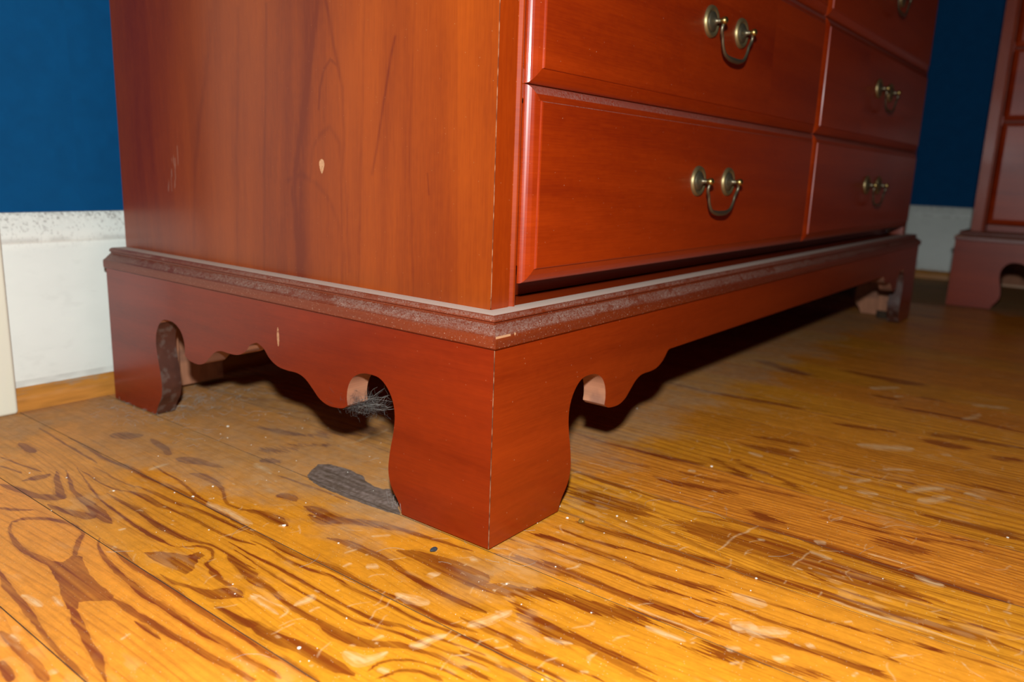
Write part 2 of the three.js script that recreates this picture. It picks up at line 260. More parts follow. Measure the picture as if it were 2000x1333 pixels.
// pale rubbed spots and scratches
function drawWear(g) {
  g.line(-128.4,-67.3,1.2,-129.6,-52.6,1.2,-130,-39.5,1.2);
  g.line(-126.7,-67.5,1,-125.4,-53.8,1,-123.8,-40.1,1,-132.2,-36.4,1.3);
  g.line(-119.1,-40.7,2,-110.8,-39.2,4.6,-104.2,-41.9,2.9);
  g.line(-73.7,-53.9,1.5,-67,-52.3,1.5);
  g.line(-64.6,-43.6,4.7,-58.4,-39,3.8);
  g.line(-117.7,-29.3,1.2,-110.8,-28.2,1.2);
  g.line(-128.8,12.9,3.2,-129.1,23.8,7.1,-125.9,27.6,6.2,-115.4,30,3);
  g.line(-113.3,17.5,1.4,-106.8,18.1,3);
  g.line(-105.3,35.1,4.2,-98.7,37.7,4.2,-84.3,42.2,3.2);
  g.line(-73.9,-7.4,2.3,-72.6,2.4,7.1,-69.4,14.2,4.8);
  g.line(-44.6,-9.4,4.1,-43.3,-3.3,6.8);
  g.line(-127.1,37,2.6,-126,42.9,2.6);
  g.line(-61.6,-64.6,1.2,-51.8,-63.8,1.2);
  g.line(-34.4,-71.1,2.2,-24.8,-63.1,2.2);
  g.line(-96.6,55.1,0.6,-89.9,62,0.6);
  g.line(-72.4,46,4.2,-61,48.9,5.3,-44,53.1,3.9);
  g.line(13.9,50.8,1.5,26.3,54,1.8);
  g.line(-52.9,108.9,3.2,-52.2,111.4,9.6);
  g.line(-77.7,68.6,1,-71.3,71.9,1);
  g.line(-62.9,70.4,2.1,-62.5,74.3,2.1);
  g.line(-37.2,89.3,0.6,-29.1,93,0.8,-22.2,93.5,0.5);
  g.line(-15.9,-0.8,3.7,-11.5,1.7,4.7);
  g.line(-9.2,117.7,2.4,-8.9,129,3.6,-7.6,139.4,2.4);
  g.line(-32.8,110.3,0.8,-25.4,113.6,0.8,-22,114.8,0.8);
  g.line(18.6,15,1.4,21.6,20.9,1.4);
  g.line(-53.7,82.7,2.2,-52.2,89.7,3.4,-48.8,95.3,1.8);
  g.line(-65,110.7,1,-62.6,115,1.4);
  g.line(-80.9,102.8,3.5,-78.9,103.6,2.6);
  g.line(-23.6,32.5,1.4,-22.6,34.7,1.4);
  g.line(5.7,95.8,1,4.4,106.4,1,4.5,122.2,1.3,5.8,147.7,1);
  g.line(100.5,110.7,0.8,132.5,112.4,0.9,156,117.4,1);
  g.line(111.6,154.7,0.6,139.5,156.1,0.6);
  g.line(140.7,155.7,3.5,140.7,164.3,3.9,138.7,172.2,2.8);
  g.line(135.3,123,2.1,136.7,128.2,2.1);
  g.line(54.5,138,3.9,55.1,149.8,6.9,56.2,159.2,5.7);
  g.line(28.5,143,2.2,33.2,145.4,1.4);
  g.line(20.1,153.3,6.1,31.4,163.8,7.6);
  g.line(22.5,160.8,8,37.1,179.9,6.4);
  g.line(-0.7,159.3,4,5.9,164.6,2.7);
  g.line(-11.2,166.3,1.6,-6.4,168.7,1.6);
  g.line(30.5,190.9,2.7,33.6,193.3,2.7);
  g.line(67.5,199.1,1.2,71.1,202.1,1.2);
  g.line(87.7,187,1.6,86.1,201.2,2,87.7,218.5,2.3,89.2,235.1,1.9,89.6,259.1,1.1);
  g.line(153.8,218.2,3.5,149.4,228.3,5.6,152,234.3,3.6);
  g.line(157.4,154.9,3.7,161,162.5,4.2);
  g.line(164.1,187.2,2.1,164.6,211.2,1.5);
  g.line(19.5,216.2,1.1,24.5,218.1,1.1);
  g.line(48.7,227.3,0.6,58.1,231.6,0.6);
  g.line(102.2,264.4,0.7,92.7,269.4,0.7);
  g.line(7.4,181.6,3.9,14.5,187.6,2.6);
  g.line(219.4,32.3,4.2,221.2,38.4,5.3);
  g.line(298.5,52.6,3.5,295.3,63.1,6,295.3,67.7,3.3);
  g.line(331.4,-119,3.7,335.3,-115.1,3.7);
  g.line(333,79.6,4.5,331.1,87.1,4.5);
  g.line(288.5,144.7,3.8,296.9,149.3,5.8,305.4,153.9,3.4);
  g.line(271.3,139.2,4.7,272.2,144.6,6.7);
  g.line(270.7,151.6,4.6,272.5,159.9,7.8,275.8,167.7,3.9);
  g.line(305.2,173.9,5.5,306.9,177.9,5.5);
  g.line(296,183.4,4.1,310.1,190.1,7.3,326.9,204,10.7);
  g.line(285.7,192.8,9.5,288.9,200.4,8.6,310.6,211.9,8.3);
  g.line(554,184.5,6.9,566.9,190.7,7.5,591.3,194.1,3.2);
  g.line(389.3,120.4,9.1,396.2,139.1,12.9,415.2,164.9,12.4);
  g.line(596,108.9,4.9,607,115.8,4.9);
  g.line(612.4,78.2,11.3,646,102.8,9.1);
  g.line(624.6,182.5,10.7,638.2,215.9,10.6);
  g.line(414.9,186.7,4.4,418.2,195.5,6.2);
  g.line(329,219.3,6.7,324.3,235,6.5);
  g.line(337.5,155.4,5.7,353.3,177.2,4.2);
  g.line(-9.4,-234.5,3.9,-11.5,-222.3,4.7,-13.8,-207.1,3.1);
  g.line(72.2,-215.3,3.6,91.7,-216.5,3.6,123.2,-220.2,2.7);
  g.line(-74,-195.7,0.2,-76.1,-189.3,3.4,-75.1,-171.2,4.2,-76.2,-153.4,4.1,-75.2,-141.7,3.2);
  g.line(-64.6,-127.4,2.3,-62.1,-123.4,2.6);
  g.line(137.5,-249.6,8.3,140.4,-241.5,8.3);
  g.line(-111.7,-263.7,2,-107.6,-262.6,2.5);
  g.line(-137.5,-196.7,1.9,-132.5,-196.7,1.5);
  g.line(-73.2,-280.3,4.6,-54.5,-284.1,3.8);
  g.line(-209.4,-159.5,1.6,-208.1,-148.1,3.1,-207.2,-139.3,1.8);
  g.line(-199.7,-146.5,1.1,-200.6,-131.8,1.3);
  g.line(-195.3,-78.8,1,-189,-80.9,1.2);
  g.line(-227.5,-79.6,2.4,-227.3,-74.9,2.4);
  g.line(-228.5,-123.8,1.9,-228.3,-115.2,1.8);
  g.line(-128.7,-65.7,1.9,-128.5,-61.3,5.7);
}
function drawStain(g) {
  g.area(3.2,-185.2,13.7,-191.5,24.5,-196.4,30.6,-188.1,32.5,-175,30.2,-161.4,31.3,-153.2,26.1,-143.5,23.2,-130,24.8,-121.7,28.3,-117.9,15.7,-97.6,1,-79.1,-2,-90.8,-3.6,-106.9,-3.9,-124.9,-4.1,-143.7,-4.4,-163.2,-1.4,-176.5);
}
// ---------- the floor boards ----------
const FLOOR = -0.0015;
const SEAMS = [-0.2215, -0.1525, -0.0795, 0.0008, 0.0825, 0.1545, 0.237, 0.3125, 0.389, 0.465, 0.541, 0.617, 0.69];
while (SEAMS[0] > -2.1) SEAMS.unshift(SEAMS[0] - 0.0765);
while (SEAMS[SEAMS.length - 1] < 1.9) SEAMS.push(SEAMS[SEAMS.length - 1] + 0.0765);
const boardAt = (x) => { let i = 0; while (i < SEAMS.length - 1 && x >= SEAMS[i + 1]) i++; return i; };
function markMask(w, h, x0, x1, z0, z1, draw, soft) {        // paints marks measured in millimetres into a grid of strengths
  const cv = document.createElement('canvas'); cv.width = w; cv.height = h;
  const c = cv.getContext('2d'); c.fillStyle = '#000'; c.fillRect(0, 0, w, h);
  c.setTransform(w / (x1 - x0) / 1000, 0, 0, h / (z1 - z0) / 1000, -x0 * w / (x1 - x0), -z0 * h / (z1 - z0));
  c.lineCap = 'round'; c.strokeStyle = c.fillStyle = '#fff';
  for (const [grow, alpha] of soft) {
    c.globalAlpha = alpha;
    draw({
      line(...n) {
        const q = []; for (let i = 0; i < n.length; i += 3) q.push(n.slice(i, i + 3));
        const L = [], R = [], at = (i, t) => { const P = [q[Math.max(i - 1, 0)], q[i], q[Math.min(i + 1, q.length - 1)], q[Math.min(i + 2, q.length - 1)]];
          return [0, 1].map((k) => 0.5 * (2 * P[1][k] + (P[2][k] - P[0][k]) * t + (2 * P[0][k] - 5 * P[1][k] + 4 * P[2][k] - P[3][k]) * t * t + (3 * P[1][k] - P[0][k] - 3 * P[2][k] + P[3][k]) * t * t * t)).concat(mix(P[1][2], P[2][2], t)); };
        const s = []; for (let i = 0; i + 1 < q.length; i++) for (let k = 0; k < 6; k++) s.push(at(i, k / 6)); s.push(q[q.length - 1]);
        for (let i = 0; i < s.length; i++) {
          const a = s[Math.max(i - 1, 0)], b = s[Math.min(i + 1, s.length - 1)]; let dx = b[0] - a[0], dz = b[1] - a[1]; const m = Math.hypot(dx, dz) || 1; dx /= m; dz /= m;
          const f = i / (s.length - 1), r = (s[i][2] * grow[0] + grow[1]) / 2 * Math.min(1, 0.25 + 5 * f, 0.25 + 5 * (1 - f)); L.push([s[i][0] - dz * r, s[i][1] + dx * r]); R.push([s[i][0] + dz * r, s[i][1] - dx * r]);
        }
        c.beginPath(); [...L, ...R.reverse()].forEach((p, i) => (i ? c.lineTo(...p) : c.moveTo(...p))); c.fill();
      },
      area(...n) { c.beginPath(); for (let i = 0; i < n.length; i += 2) (i ? c.lineTo(n[i], n[i + 1]) : c.moveTo(n[i], n[i + 1])); c.closePath(); c.fill(); },
    });
  }
  const d = c.getImageData(0, 0, w, h).data, out = new Float32Array(w * h); for (let i = 0; i < w * h; i++) out[i] = d[i * 4] / 255;
  return (u, v) => {                                          // bilinear
    let x = clamp(u * w - 0.5, 0, w - 1.001), y = clamp(v * h - 0.5, 0, h - 1.001); const i = x | 0, j = y | 0; x -= i; y -= j; const k = j * w + i;
    return (out[k] * (1 - x) + out[k + 1] * x) * (1 - y) + (out[k + w] * (1 - x) + out[k + w + 1] * x) * y;
  };
}
const EARLY = [0.73, 0.275, 0.017], LATE = [0.215, 0.04, 0.004], DUST = [0.33, 0.23, 0.145], PALE = [0.80, 0.52, 0.27], STAIN = [0.075, 0.055, 0.05];
// grey fluff and powder that lie under and behind the furniture, with a ragged edge
function dustAt(x, z) {
  const ragged = (fbm(x * 38 + 3, z * 22 + 9, 4) - 0.5) * 0.09 + (fbm(x * 160, z * 120, 3) - 0.5) * 0.03;
  const under = Math.min(x + (z < -0.2 ? 0.055 + Math.min(0.05, (-0.2 - z) * 0.5) : 0.055), 1.23 - x, (x > 0.13 ? -0.012 : -0.045) - z) + ragged;
  const wall = -0.385 - z + ragged * 1.3, chest = Math.min(x - 1.39, 0.4) + ragged;
  const foot = 0.034 - Math.hypot((x + 0.018) * 0.8, (z - 0.018) * 1.3) + ragged * 0.7;
  const a = Math.max(step(-0.012, 0.045, under) * 0.82, step(-0.01, 0.05, wall) * 0.95, step(-0.01, 0.03, chest) * 0.9, step(-0.01, 0.03, foot) * 0.42);
  return a * (0.62 + 0.55 * (fbm(x * 90 + 31, z * 60, 3) - 0.25));
}
function drawScratches(g) {                      // hairline scratches from years of feet and furniture, mostly across the grain
  seed(404);
  for (let i = 0; i < 420; i++) {
    const x = between(-160, 620) , z = between(-230, 290), l = between(1.5, 8) * (i % 14 ? 1 : 2), t = (i % 4 ? between(-0.5, 0.9) : between(0, 3.14)), c = between(-0.25, 0.25), w = between(0.16, 0.36);
    g.line(x - Math.cos(t) * l, z - Math.sin(t) * l, w, x + Math.sin(t) * c * l, z - Math.cos(t) * c * l, w, x + Math.cos(t) * l, z + Math.sin(t) * l, w);
  }
  for (let i = 0; i < 260; i++) { const x = between(-160, 620), z = between(-230, 290), l = between(0.5, 2.2), w = between(0.5, 1.6); g.line(x, z - l, w, x + between(-1, 1), z + l, w); }
}
function floorZone(x0, x1, z0, z1, w, h, traced) {
  const area = [w, h, x0, x1, z0, z1];
  const ring = traced ? markMask(...area, drawRings, [[[1.35, 0.7], 0.25], [[0.9, 0], 0.8]]) : null;
  const pale = traced ? markMask(...area, (g) => { drawWear(g); drawScratches(g); }, [[[1.4, 0.8], 0.25], [[0.7, 0], 0.45]]) : null;
  const stain = traced ? markMask(...area, drawStain, [[[1, 0], 1]]) : null;
  const rough = new Uint8Array(w * h * 4);
  let k = 0;
  const map = colourTexture(w, h, (u, v, o) => {
    const x = mix(x0, x1, u), z = mix(z0, z1, v), b = boardAt(x), q = LAT[(b * 977) & 65535], q2 = LAT[(b * 3571 + 11) & 65535];
    const wx = (noise(x * 260 + b * 7, z * 60) - 0.5) * 0.0011 + (noise(x * 700, z * 220) - 0.5) * 0.0006, wz = (noise(x * 150, z * 90 + b) - 0.5) * 0.003;
    // rings of the board itself: flat-sawn bands that wander along its length
    const wander = fbm(x * 9 + b * 31.7, z * 2.2 + q * 50, 3) * 9 + (x - SEAMS[b]) * (70 + 90 * q2), f = wander - Math.floor(wander);
    const own = step(0.45, 0.86, f) * (1 - step(0.93, 1, f));
    const thin = fbm(x * 6 + b * 11.3, z * 1.7 + 20, 3) * 26 + (x - SEAMS[b]) * (240 + 120 * q), ft = thin - Math.floor(thin), lines = step(0.5, 0.9, ft) * (1 - step(0.94, 1, ft)) * step(0.3, 0.62, noise(Math.floor(thin) * 3.7 + b, z * 9 + b));
    const fibre = noise(x * 1500 + 5, z * 34), fibre2 = noise(x * 640 + b * 3, z * 16 + 8);
    let late = Math.max(own * (traced ? (x > 0.08 ? 0.5 : 0.12) : 0.62), lines * (traced && x < 0.08 ? 0.26 : 0.58));
    if (ring) { const comb = ((noise(x * 1300, z * 7 + 3) - 0.5) * 0.6 + (noise(x * 420 + 9, z * 5) - 0.5) * 0.4) * mix(0.0015, 0.032, Math.max(step(-0.01, 0.03, x), step(0.02, 0.06, z + 0.3 * x))); late = Math.max(late, ring(u + wx / (x1 - x0), v + (wz + comb) / (z1 - z0)) * (0.9 + 0.35 * (fibre2 - 0.4))); }
    else if (x > 0.30 && x < 0.70) late *= 0.8;
    late = clamp(late + (fibre - 0.5) * 0.22 + (fibre2 - 0.5) * 0.24);
    const tone = 0.84 + 0.26 * fbm(x * 14 + b * 5.1, z * 5, 3) + 0.1 * (q - 0.5) + (noise(x * 420, z * 300) - 0.5) * 0.12 + (noise(x * 1900, z * 1100) - 0.5) * 0.12 + (fbm(x * 130 + 7, z * 75, 3) - 0.5) * 0.24;
    for (let c = 0; c < 3; c++) o[c] = mix(EARLY[c], LATE[c], late) * tone;
    o[2] *= 0.8 + 0.5 * q2; o[1] *= 0.90 + 0.12 * q; o[0] *= 0.98 + 0.1 * q2;
    const rubbed = fbm(x * 30 + 70, z * 16, 4), chalk = step(0.6, 0.78, rubbed) * 0.14 * step(0.42, 0.7, noise(x * 330, z * 110));
    let worn = chalk; if (pale) worn = Math.max(worn, pale(u + wx / (x1 - x0), v + wz / (z1 - z0)) * (0.35 + 0.8 * noise(x * 500, z * 240)));
    for (let c = 0; c < 3; c++) o[c] = mix(o[c], PALE[c], clamp(worn));
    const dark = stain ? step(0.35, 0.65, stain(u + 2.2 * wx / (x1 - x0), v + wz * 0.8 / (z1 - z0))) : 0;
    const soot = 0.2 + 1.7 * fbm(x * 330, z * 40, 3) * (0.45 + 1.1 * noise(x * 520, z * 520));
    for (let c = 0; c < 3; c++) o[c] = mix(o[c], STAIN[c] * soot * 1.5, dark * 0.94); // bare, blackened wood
    const d = clamp(dustAt(x, z)) * (1 - dark * 0.8);
    for (let c = 0; c < 3; c++) o[c] = mix(o[c], DUST[c] * (0.8 + 0.4 * noise(x * 210, z * 210)), d * 0.66);
    // grit
    const g = LAT[(((x * 4000) | 0) * 7919 + ((z * 2600) | 0) * 104729) & 65535];
    if (g > 0.9972) { const s = (g - 0.9972) / 0.0028; for (let c = 0; c < 3; c++) o[c] = mix(o[c], [0.8, 0.72, 0.6][c], 0.35 + 0.6 * s); }
    const r = clamp(0.40 + 0.1 * (fibre - 0.5) + 0.45 * d + 0.2 * clamp(worn) + 0.3 * dark + (g > 0.9972 ? 0.3 : 0)) * 255;
    rough[k] = rough[k + 1] = rough[k + 2] = r; rough[k + 3] = 255; k += 4;
  });
  const m = new THREE.MeshPhysicalMaterial({ map, roughnessMap: texture(rough, w, h, false), roughness: 1, specularIntensity: 0.6 });
  m.name = 'pine_boards';
  map.wrapS = map.wrapT = m.roughnessMap.wrapS = m.roughnessMap.wrapT = THREE.MirroredRepeatWrapping;
  return { m, x0, x1, z0, z1 };
}
const ZONES = [floorZone(-0.30, 0.0825, -0.53, 0.46, 1536, 2048, true), floorZone(0.0825, 0.3125, -0.53, 0.46, 768, 2048, true), floorZone(0.3125, 0.69, -0.53, 0.46, 1024, 1280, true), floorZone(0.69, 1.99, -0.53, 0.46, 1280, 896, false)];
const OUTER = floorZone(SEAMS[12], SEAMS[22], 0.55, 2.05, 1024, 1024, false);      // boards of the open floor, farther out than the photo reaches
const floor = structure(group('floor'));
const darkGap = new THREE.MeshStandardMaterial({ color: new THREE.Color(0.045, 0.024, 0.012), roughness: 1 });
mesh('subfloor', box(-2.2, 2.02, FLOOR - 0.05, FLOOR - 0.019, -0.62, 2.9, 0), darkGap, floor);
seed(99);
for (let i = 0; i + 1 < SEAMS.length; i++) {
  const a = SEAMS[i] + 0.0002, b = Math.min(SEAMS[i + 1], 1.98) - 0.0002, e = 0.0003, near = ZONES.find((s) => (a + b) / 2 > s.x0 && (a + b) / 2 < s.x1);
  const butt = between(0.32, 0.45), lift = FLOOR - between(0, 0.00006);
  for (const [zone, z0, z1] of near ? [[near, -0.56, butt], [OUTER, butt + 0.0004, 2.84]] : [[OUTER, -0.56, butt + 0.5], [OUTER, butt + 0.5004, 2.84]]) {
    const sh = new THREE.Shape([[a, -0.018], [b, -0.018], [b, -e], [b - e * 0.35, -e * 0.3], [b - e, 0], [a + e, 0], [a + e * 0.35, -e * 0.3], [a, -e]].map(([x, y]) => new THREE.Vector2(x, y + lift)));
    const g = new THREE.ExtrudeGeometry(sh, { depth: z1 - z0, bevelEnabled: false, curveSegments: 1 }); g.translate(0, 0, z0);
    const p = g.attributes.position, uv = g.attributes.uv;
    for (let q = 0; q < p.count; q++) uv.setXY(q, (p.getX(q) - zone.x0) / (zone.x1 - zone.x0), (p.getZ(q) - zone.z0) / (zone.z1 - zone.z0));
    mesh('plank', byFace(g, (m, n) => (n.y > 0.9 ? 0 : 1)), [zone.m, darkGap], floor);
  }
}

// ---------- the room ----------
const plaster = (r, g, b, rough) => {
  const map = colourTexture(512, 512, (u, v, o) => { const n = 0.9 + 0.2 * fbm(u * 40, v * 40, 4); o[0] = r * n; o[1] = g * n; o[2] = b * n; });
  map.repeat.set(2, 2);
  const bump = greyTexture(256, 256, (u, v) => fbm(u * 64, v * 64, 3)); bump.repeat.set(4, 4);
  return new THREE.MeshPhysicalMaterial({ map, bumpMap: bump, bumpScale: 0.00012, roughness: rough, specularIntensity: 0.2 });
};
const bluePaint = plaster(0.002, 0.06, 0.165, 0.85), whiteCeiling = plaster(0.75, 0.74, 0.71, 0.9);
const BACK = -0.524, RIGHT = 1.922;
function whitePaint(dirtTop) {
  const map = colourTexture(1024, 256, (u, v, o) => {       // v runs up the board's profile
    const smut = step(0.62, 0.8, fbm(u * 60, v * 24, 4)) * 0.07, top = dirtTop ? step(0.80, 0.97, v) : 0;
    const grime = clamp(smut + top * 0.85 * step(0.40, 0.66, fbm(u * 420 + 9, v * 60, 4)) + 0.5 * step(0.6, 0.75, fbm(u * 520, v * 80, 3)) * step(0.66, 0.86, v) * (dirtTop ? 1 : 0.2) + (dirtTop && v < 0.07 ? 0.35 * noise(u * 90, v * 30) : 0));
    const seam = dirtTop ? 0.3 * Math.exp(-(((v - 0.745) / 0.012) ** 2)) * step(0.3, 0.6, noise(u * 80, 3)) : 0;
    const n = 0.97 + 0.06 * fbm(u * 30, v * 12, 3), g = clamp(grime + seam);
    o[0] = mix(0.79, 0.27, g) * n; o[1] = mix(dirtTop ? 0.775 : 0.73, 0.24, g) * n; o[2] = mix(dirtTop ? 0.70 : 0.58, 0.21, g) * n;
  });
  return new THREE.MeshStandardMaterial({ map, roughness: 0.42 });
}
const boardPaint = whitePaint(true), casingPaint = whitePaint(false);
boardPaint.map.repeat.set(1.2, 1 / 0.195); casingPaint.map.repeat.set(1, 1);
const BOARD = [[-0.014, 0.012], [-0.014, 0.1465], [-0.0118, 0.1502], [-0.0112, 0.153], [-0.0126, 0.1555], [-0.0128, 0.166], [-0.0098, 0.1698], [-0.0092, 0.1725], [-0.0078, 0.178], [-0.005, 0.1812], [0, 0.1815]];
const SHOE = [[-0.024, FLOOR], [-0.0238, 0.008], [-0.0222, 0.0135], [-0.0188, 0.0175], [-0.0142, 0.0195]];
// walls with thickness
const wb = new THREE.Shape([[-2.2, -0.03], [2.02, -0.03], [2.02, 2.5], [-2.2, 2.5]].map((p) => new THREE.Vector2(...p)));
wb.holes.push(new THREE.Path([[-0.93, -0.02], [-0.93, 2.03], [-0.175, 2.03], [-0.175, -0.02]].map((p) => new THREE.Vector2(...p))));
const wbg = new THREE.ExtrudeGeometry(wb, { depth: 0.1, bevelEnabled: false }); wbg.translate(0, 0, BACK - 0.1); wbg.clearGroups();
structure(mesh('wall_back', wbg, bluePaint));
structure(mesh('wall_right', box(RIGHT, RIGHT + 0.1, -0.03, 2.5, BACK - 0.1, 2.9, 0), bluePaint));
structure(mesh('wall_left', box(-2.2, -2.1, -0.03, 2.5, BACK, 2.9, 0), bluePaint));
structure(mesh('wall_front', box(-2.2, 2.02, -0.03, 2.5, 2.8, 2.9, 0), bluePaint));
structure(mesh('ceiling', box(-2.2, 2.02, 2.42, 2.52, BACK - 0.1, 2.9, 0), whiteCeiling));
structure(mesh('baseboard_back', strip(BOARD, (i, y) => [-0.083, y, BACK - i], (i, y) => [RIGHT, y, BACK - i], [0, 0.2, 1]), boardPaint));
structure(mesh('baseboard_right', strip(BOARD, (i, y) => [RIGHT + i, y, BACK], (i, y) => [RIGHT + i, y, 2.8], [-1, 0.2, 0]), boardPaint));
const shoeWood = new THREE.MeshStandardMaterial({ roughness: 0.38, map: colourTexture(1024, 64, (u, v, o) => { const n = 0.72 + 0.55 * fbm(u * 60, v * 9, 4); const d = step(0.5, 0.75, fbm(u * 90, v * 8 + 4, 4)) * 0.6 * step(0.3, 0.8, v); o[0] = mix(0.50 * n, 0.3, d); o[1] = mix(0.19 * n, 0.25, d); o[2] = mix(0.03 * n, 0.19, d); }) });
shoeWood.map.repeat.set(0.8, 1 / 0.03);
structure(mesh('trim_1', strip(SHOE, (i, y) => [-0.083, y, BACK - i], (i, y) => [RIGHT, y, BACK - i], [0, 0.2, 1]), shoeWood));
structure(mesh('trim_2', strip(SHOE, (i, y) => [RIGHT + i, y, BACK], (i, y) => [RIGHT + i, y, 2.8], [-1, 0.2, 0]), shoeWood));
// the white door in the back wall, left of the dresser: casing boards and the closed leaf
const door = structure(group('door_1'));
for (const [a, b] of [[-0.185, -0.0815], [-1.02, -0.92]]) mesh('casing', box(a, b, FLOOR, 2.12, BACK, -0.4965, 0.003), casingPaint, door);
mesh('casing', box(-0.92, -0.185, 2.02, 2.12, BACK, -0.4965, 0.003), casingPaint, door);
const leaf = mesh('door_leaf', box(-0.928, -0.178, 0.006, 2.028, -0.58, -0.54, 0.002), casingPaint, door);
for (const [x0, x1] of [[-0.84, -0.60], [-0.50, -0.26]]) for (const [y0, y1] of [[0.18, 0.72], [0.86, 1.5], [1.62, 1.92]]) mesh('door_panel', box(x0, x1, y0, y1, -0.545, -0.534, 0.005), casingPaint, leaf);

// ---------- cherry wood ----------
function cherry(w, h, su, sv, upright, s, extra, base = [0.20, 0.0135, 0.0011]) {    // su, sv: size in metres
  const map = colourTexture(w, h, (u, v, o) => {
    const x = u * su, y = v * sv, c = upright ? x : y, a = upright ? y : x;
    const band = fbm(c * 16 + s, a * 1.6 + s * 3, 4), streak = fbm(c * 90 + s * 7 + fbm(c * 8, a * 3, 2) * 3, a * 4.5, 3), pore = noise(c * 1700, a * 70 + s), fleck = noise(c * 420 + s, a * 240);
    const cloud = fbm(c * 26 + 40 + s, a * 17, 3);
    let t = 0.62 + 0.52 * (band - 0.5) * 1.6 + 0.4 * (streak - 0.5) + 0.22 * (cloud - 0.5) + 0.2 * (pore - 0.5) + 0.1 * (fleck - 0.5);
    if (extra) t += extra.tone ? extra.tone(x, y) : 0;
    t = clamp(t, 0.1, 1.25);
    o[0] = base[0] * mix(0.55, 1.28, t); o[1] = base[1] * mix(0.32, 1.5, t); o[2] = base[2] * mix(0.4, 1.35, t);
    const g = LAT[(((x * 2600) | 0) * 7919 + ((y * 2600) | 0) * 104729 + s * 31) & 65535];
    if (g > 0.9996) for (let k = 0; k < 3; k++) o[k] = mix(o[k], [0.6, 0.42, 0.3][k], 0.4);
    if (extra && extra.mark) extra.mark(x, y, o);
  });
  map.repeat.set(1 / su, 1 / sv);
  return map;
}
const lacquer = (map) => new THREE.MeshPhysicalMaterial({ map, roughness: 0.37, specularIntensity: 0.7, clearcoat: 0.15, clearcoatRoughness: 0.15 });
const RAW = [0.52, 0.26, 0.13];
const rawMark = (o, k, n) => { for (let c = 0; c < 3; c++) o[c] = mix(o[c], RAW[c] * (0.8 + 0.4 * n), k); };
const D = 0.481, L = 1.194, T = 0.019, IN = 0.021, SHELF = 0.149, H = 0.13;
// the figure of the side panel: growth lines as z, y points, with breadth and depth of tone
const FIGURE = [
  [0.0026, 0.22, -0.183, 0.36, -0.1857, 0.3475, -0.1896, 0.3302, -0.1947, 0.3098, -0.2014, 0.2817, -0.2112, 0.2422, -0.2184, 0.2117, -0.2145, 0.184, -0.212, 0.149],
  [0.0018, 0.2, -0.178, 0.36, -0.1769, 0.3467, -0.1699, 0.3193, -0.1606, 0.2876, -0.159, 0.2501, -0.1617, 0.2216, -0.163, 0.15],
  [0.0012, 0.2, -0.187, 0.274, -0.185, 0.2884, -0.1802, 0.3007, -0.1729, 0.3073, -0.1658, 0.3028, -0.1617, 0.289],
  [0.0012, 0.24, -0.1078, 0.3179, -0.1116, 0.308, -0.1193, 0.2772, -0.1254, 0.2464, -0.1295, 0.2298],
  [0.0008, 0.25, -0.077, 0.2315, -0.0758, 0.2184],
  [0.002, 0.13, -0.196, 0.225, -0.1931, 0.2469, -0.1859, 0.2557, -0.1743, 0.2614, -0.1634, 0.2501, -0.1574, 0.2145, -0.155, 0.16],
  [0.003, 0.13, -0.32, 0.35, -0.3233, 0.3213, -0.3432, 0.2652, -0.3541, 0.214, -0.36, 0.16],
  [0.0022, 0.12, -0.223, 0.2222, -0.208, 0.2273, -0.1891, 0.2205, -0.1754, 0.2093, -0.1623, 0.185, -0.158, 0.15],
  [0.0015, 0.12, -0.137, 0.35, -0.141, 0.25, -0.145, 0.15], [0.0012, 0.12, -0.09, 0.35, -0.094, 0.26, -0.09, 0.15], [0.0015, 0.14, -0.245, 0.35, -0.252, 0.25, -0.258, 0.15], [0.002, 0.12, -0.28, 0.35, -0.29, 0.24, -0.295, 0.15],
];
function figureAt(z, y) {
  let t = 0;
  for (const f of FIGURE) for (let i = 2; i + 3 < f.length; i += 2) {
    const y0 = f[i + 1], y1 = f[i + 3], lo = Math.min(y0, y1) - 0.003, hi = Math.max(y0, y1) + 0.003; if (y < lo || y > hi) continue;
    const dz = f[i + 2] - f[i], dy = y1 - y0, k = clamp(((z - f[i]) * dz + (y - y0) * dy) / (dz * dz + dy * dy)), d = Math.hypot(z - f[i] - k * dz, y - y0 - k * dy) / f[0];
    if (d < 3) t = Math.max(t, f[1] * Math.exp(-d * d));
  }
  return t;
}
// side panel, uv = (z, y): z runs from -0.481 (repeats, so 0.481 - |z|)
const sideWood = lacquer(cherry(1280, 1536, 0.5, 0.6, true, 11, { // figured veneer
  tone(x, y) { const z = x - 0.5, w = (noise(y * 9, 4) - 0.5) * 0.02; const hump = (c, s) => Math.exp(-(((z + w - c) / s) ** 2));
    return -1.6 * figureAt(z + (noise(y * 60, 8) - 0.5) * 0.0016, y) * (0.6 + 0.8 * noise(z * 1100, y * 40)) + 0.18 * step(-0.054, -0.0525, z + (y - 0.3) * 0.03) + 0.20 * hump(-0.155, 0.03) - 0.26 * hump(-0.205, 0.012) - 0.14 * hump(-0.235, 0.016) + 0.12 * hump(-0.06, 0.03) - 0.12 * hump(-0.115, 0.01) + 0.1 * hump(-0.30, 0.02) - 0.15 * hump(-0.43, 0.03); },
  mark(x, y, o) {
    const z = x - 0.5, n = noise(x * 1500, y * 900); let a = z + 0.1838, b = y - 0.2335;
    const chip = Math.hypot(a / (0.0027 + b * 0.22), b / 0.0052); if (chip < 1 && n > 0.12) rawMark(o, 0.95, n);
    a = z + 0.386 - (y - 0.226) * 0.35; if (Math.abs(a) < 0.006 && Math.abs(y - 0.226) < 0.02 && noise(x * 700, y * 90) > 0.72) for (let c = 0; c < 3; c++) o[c] = mix(o[c], [0.5, 0.36, 0.29][c], 0.22);
  },
}, [0.232, 0.030, 0.0009]));
